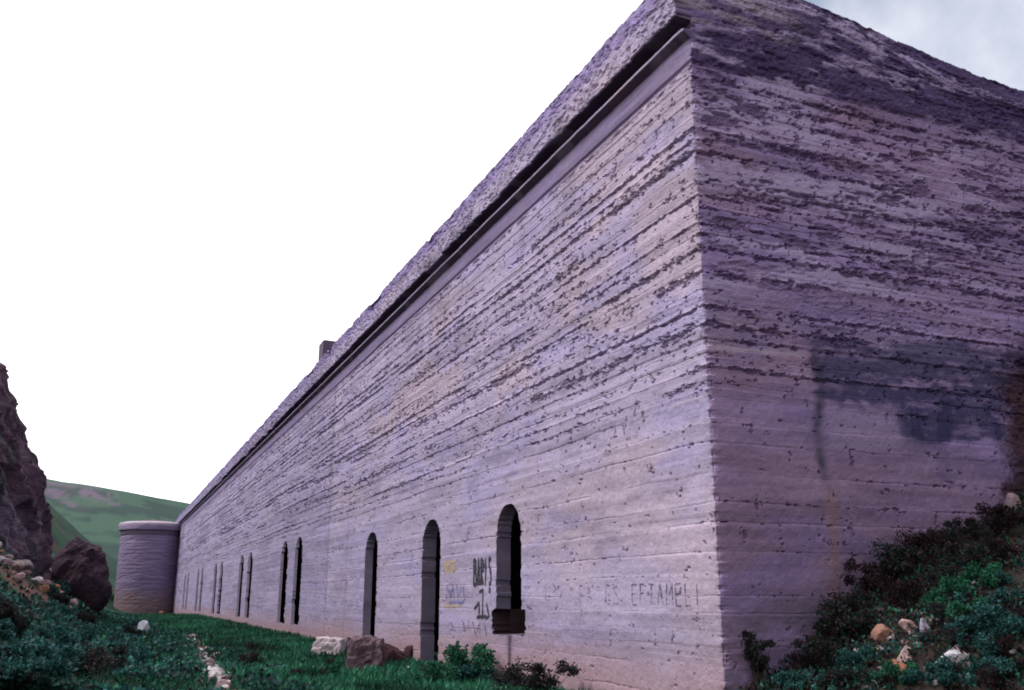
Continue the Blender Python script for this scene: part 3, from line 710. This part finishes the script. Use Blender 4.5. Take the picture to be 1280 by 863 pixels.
plant(310, 838, proto_dark, .5, 'leafy_weed', 'dark bushy weed in the middle of the ditch grass')
plant(545, 862, proto_green, .7, 'leafy_weed', 'low green weed in front of the slot that reaches the grass')
plant(949, 864, proto_tall, .75, 'wall_shrub', 'narrow dark shrub standing against the shaded wall near the corner')
for i, (u, v, s) in enumerate([(1010, 838, .55), (1050, 800, .7), (1062, 770, .75), (1100, 742, .8), (1128, 725, .8), (1160, 705, .8), (1190, 690, .8), (1225, 672, .8), (1255, 665, .8), (1085, 790, .7), (1140, 755, .7), (1180, 730, .7), (1220, 715, .7), (1250, 700, .6), (1040, 830, .6), (985, 852, .5)]):
    plant(u, v+8, proto_red if i % 5 in (0, 3) else proto_dark, s*rnd.uniform(.45, .8), 'bramble', 'dark scrubby bramble in the band along the shaded wall', 'brambles along the shaded wall')
for i, (u, v, s) in enumerate([(1215, 800, .55), (1250, 795, .6), (1268, 760, .55), (1235, 825, .5), (1060, 855, .5), (1020, 862, .5), (985, 868, .5), (1150, 860, .45), (1190, 868, .5), (1262, 845, .5), (1245, 862, .5), (1090, 835, .4), (1160, 805, .35), (1275, 800, .5), (1205, 750, .45), (1255, 730, .4)]):
    plant(u, v, proto_teal, s*rnd.uniform(.5, .85), 'leafy_weed', 'teal leafy weed on the stony right slope', 'teal weeds on the right slope')
for i, (u, v, s) in enumerate([(1190, 755, .4), (1205, 785, .35), (1165, 768, .3), (1225, 735, .4), (1120, 858, .4)]):
    plant(u, v, proto_green, s, 'leafy_weed', 'brighter green weed among the stones of the right slope', 'green weeds on the right slope')
for i in range(34):
    u = rnd.uniform(-10, 250); v = rnd.uniform(762, 866)
    if u > 140+(v-762)*1.1 or (u > 205 and rnd.random() < .7): continue
    plant(u, v, proto_teal if rnd.random() < .75 else proto_dark, rnd.uniform(.4, .85)*lerp(.75, 1.1, (v-762)/100), 'leafy_weed', 'dark teal weed in the overgrown left half of the ditch', 'weeds of the overgrown ditch')
for i in range(7):
    plant(rnd.uniform(60, 140), rnd.uniform(725, 765), proto_dark, rnd.uniform(.35, .8), 'leafy_weed', 'dark scrubby weed between the rubble of the left bank', 'weeds on the left bank')

def clear(x, y):
    """0 in the rubble line and on the stony left bank, 1 elsewhere"""
    line = np.exp(-((x-(-3.75-(31-y)*.058))/.45)**2)*sm(34, 30, y)
    bank_ = sm(-8.2, -9.4, x+.9*(fbm(x*.6, y*.25, 14, 3)-.5))*sm(17, 22, y)*.93
    return np.clip(1-line-bank_, 0, 1)
for i in range(26):
    u = rnd.uniform(1010, 1280); v = rnd.uniform(740, 868)
    if v < 850-(u-1000)*.55: continue
    k_ = rnd.choice([proto_dark, proto_teal, proto_dark, proto_red])
    nm_ = {id(proto_dark): 'dark', id(proto_teal): 'teal', id(proto_red): 'reddish'}[id(k_)]
    plant(u, v, k_, rnd.uniform(.14, .32), 'small_weed', 'tiny %s weed between the stones of the right slope' % nm_, 'tiny %s weeds on the right slope' % nm_)
for i in range(30):
    u = rnd.uniform(225, 560); v = lerp(778, 862, rnd.random()**.8)
    if v < 772+(u-225)*.17: continue
    k_ = rnd.choice([proto_dark, proto_teal, proto_green])
    nm_ = {id(proto_dark): 'dark', id(proto_teal): 'teal', id(proto_green): 'green'}[id(k_)]
    plant(u, v, k_, rnd.uniform(.16, .45), 'small_weed', 'low %s weed tuft standing in the ditch grass' % nm_, '%s weed tufts in the ditch grass' % nm_)
plant(668, 876, proto_dark, .7, 'leafy_weed', 'dark weed at the wall foot under the broken slot')
plant(640, 870, proto_dark, .45, 'leafy_weed', 'small dark weed at the wall foot below the damp streak')
for u, v, s_ in ((78, 742, .9), (95, 748, .8), (112, 750, .9), (128, 748, .8), (140, 752, .9), (66, 748, .7)):
    plant(u, v, proto_dark if rnd.random() < .6 else proto_teal, s_, 'leafy_weed', 'weed crowding the foot of the dark boulder', 'weeds at the foot of the boulder')
# grass and leafy ground cover
def cover(name, n, region, leaf, pal, upright, aspect, seed, hmax=.12, dens=None):
    r = np.random.RandomState(seed); x0, x1, y0, y1, pw = region
    x = r.uniform(x0, x1, n); y = y0+(y1-y0)*r.rand(n)**pw
    keep = np.ones(n, bool)
    if dens is not None: keep = r.rand(n) < dens(x, y)
    x = x[keep]; y = y[keep]; n = len(x)
    z = ground_z(x, y)+r.rand(n)*hmax
    pal = np.asarray(pal); patch = fbm(x*.8, y*.5, seed, 4)
    c = pal[r.randint(0, len(pal), n)]*r.uniform(.55, 1.4, (n, 1))*(.1+2.0*patch**1.2)[:, None]
    V, F, C = leaf_cloud(np.stack([x, y, z], 1), leaf*r.uniform(.6, 1.4, n)*(1+y/70), upright, c, r, aspect)
    o = np_mesh(name, V, F, C, M_LEAF); tag(o, {'grass': 'short green grass carpeting the ditch floor', 'ground_cover': 'dark leafy ground cover of the ditch and left bank', 'slope_weeds': 'low mixed weeds covering the right slope'}[name], name.replace('_', ' '), kind='stuff')
cover('grass', 130000, (-7.5, .05, 3, 75, 1.7), .17, GREEN, 2.2, .16, 7, .02, lambda x, y: (sm(-6.5, -3.5, x+.8*(fbm(x*.4, y*.2, 9, 3)-.5))*.9+.1)*clear(x, y))
cover('ground_cover', 130000, (-13, -3.0, 4, 75, 1.6), .10, TEAL+TEAL+GREEN[:2]+DARKS[:2], .7, .6, 8, .22, lambda x, y: sm(-3.3, -5.2, x+1.5*(fbm(x*.5, y*.3, 10, 3)-.5))*sm(.36, .55, fbm(x*.7, y*.5, 12, 3))*clear(x, y))
cover('slope_weeds', 125000, (-1.2, 12., -7, .0, 1.), .055, TEAL+DARKS+RED+GREEN[:2]+[(.08, .075, .035), (.06, .045, .03)], .9, .5, 9, .14, lambda x, y: sm(.30, .44, fbm(x*1.3, y*1.3, 13, 3))*sm(-1.2, 0, x))

# ------------------------------------------------------------------ sky and light
SUN_EL, SUN_AZ = R(52), R(-78)       # azimuth from +Y towards +X
sdir = np.array([math.sin(SUN_AZ)*math.cos(SUN_EL), math.cos(SUN_AZ)*math.cos(SUN_EL), math.sin(SUN_EL)])
w = bpy.data.worlds.new('World'); scn.world = w; w.use_nodes = True
N = w.node_tree.nodes; L = w.node_tree.links
sky = N.new('ShaderNodeTexSky'); sky.sky_type = 'NISHITA'; sky.sun_disc = False; sky.sun_elevation = SUN_EL; sky.sun_rotation = SUN_AZ % (2*math.pi)
bg = N['Background']; bg.inputs['Strength'].default_value = .15
tintm = N.new('ShaderNodeMix'); tintm.data_type = 'RGBA'; tintm.blend_type = 'MULTIPLY'; tintm.inputs[0].default_value = 1
L.new(sky.outputs[0], bg.inputs['Color'])
tc = N.new('ShaderNodeTexCoord')
def dot(vec):
    v = N.new('ShaderNodeVectorMath'); v.operation = 'DOT_PRODUCT'; v.inputs[1].default_value = vec; L.new(tc.outputs['Generated'], v.inputs[0]); return v.outputs['Value']
def mrange(sock, a, b, c, d_):
    m = N.new('ShaderNodeMapRange'); m.interpolation_type = 'SMOOTHSTEP'
    for kk, vv in zip(('From Min', 'From Max', 'To Min', 'To Max'), (a, b, c, d_)): m.inputs[kk].default_value = vv
    L.new(sock, m.inputs['Value']); return m.outputs['Result']
def math2(op, a, b):
    m = N.new('ShaderNodeMath'); m.operation = op
    for i, s in enumerate((a, b)):
        if isinstance(s, (int, float)): m.inputs[i].default_value = s
        else: L.new(s, m.inputs[i])
    return m.outputs[0]
ns = N.new('ShaderNodeTexNoise'); ns.inputs['Scale'].default_value = 2.6; ns.inputs['Detail'].default_value = 6; L.new(tc.outputs['Generated'], ns.inputs['Vector'])
# a break in the cloud towards the upper right, unseen sky behind the viewer dimmed to darken the short face
gap = mrange(dot((.70, .50, .51)), .84, 1.0, 0., .60)
cov = mrange(math2('SUBTRACT', math2('ADD', ns.outputs['Fac'], .38), gap), .0, .42, 0., 1.)
bright = mrange(dot((-.80, .45, .40)), -.95, .55, .80, 1.9)
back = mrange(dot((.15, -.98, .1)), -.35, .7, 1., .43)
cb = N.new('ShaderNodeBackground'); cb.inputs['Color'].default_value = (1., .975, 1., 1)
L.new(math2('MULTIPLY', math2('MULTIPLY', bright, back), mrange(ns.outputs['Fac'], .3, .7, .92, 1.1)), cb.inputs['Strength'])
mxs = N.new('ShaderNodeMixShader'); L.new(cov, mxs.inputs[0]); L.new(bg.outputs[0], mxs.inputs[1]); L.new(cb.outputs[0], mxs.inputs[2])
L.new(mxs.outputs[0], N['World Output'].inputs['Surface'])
sl = bpy.data.lights.new('sun', 'SUN'); sl.energy = 1.85; sl.angle = R(11); sl.color = (1, .965, .95)
so = bpy.data.objects.new('sun', sl); COL.objects.link(so)
from mathutils import Vector
so.rotation_euler = Vector(sdir).to_track_quat('Z', 'Y').to_euler()

vs = scn.view_settings; vs.view_transform = 'Standard'; vs.look = 'None'; vs.exposure = 0.; vs.gamma = 1.
scn.cycles.max_bounces = 6
scn.cycles.filter_width = 1.9
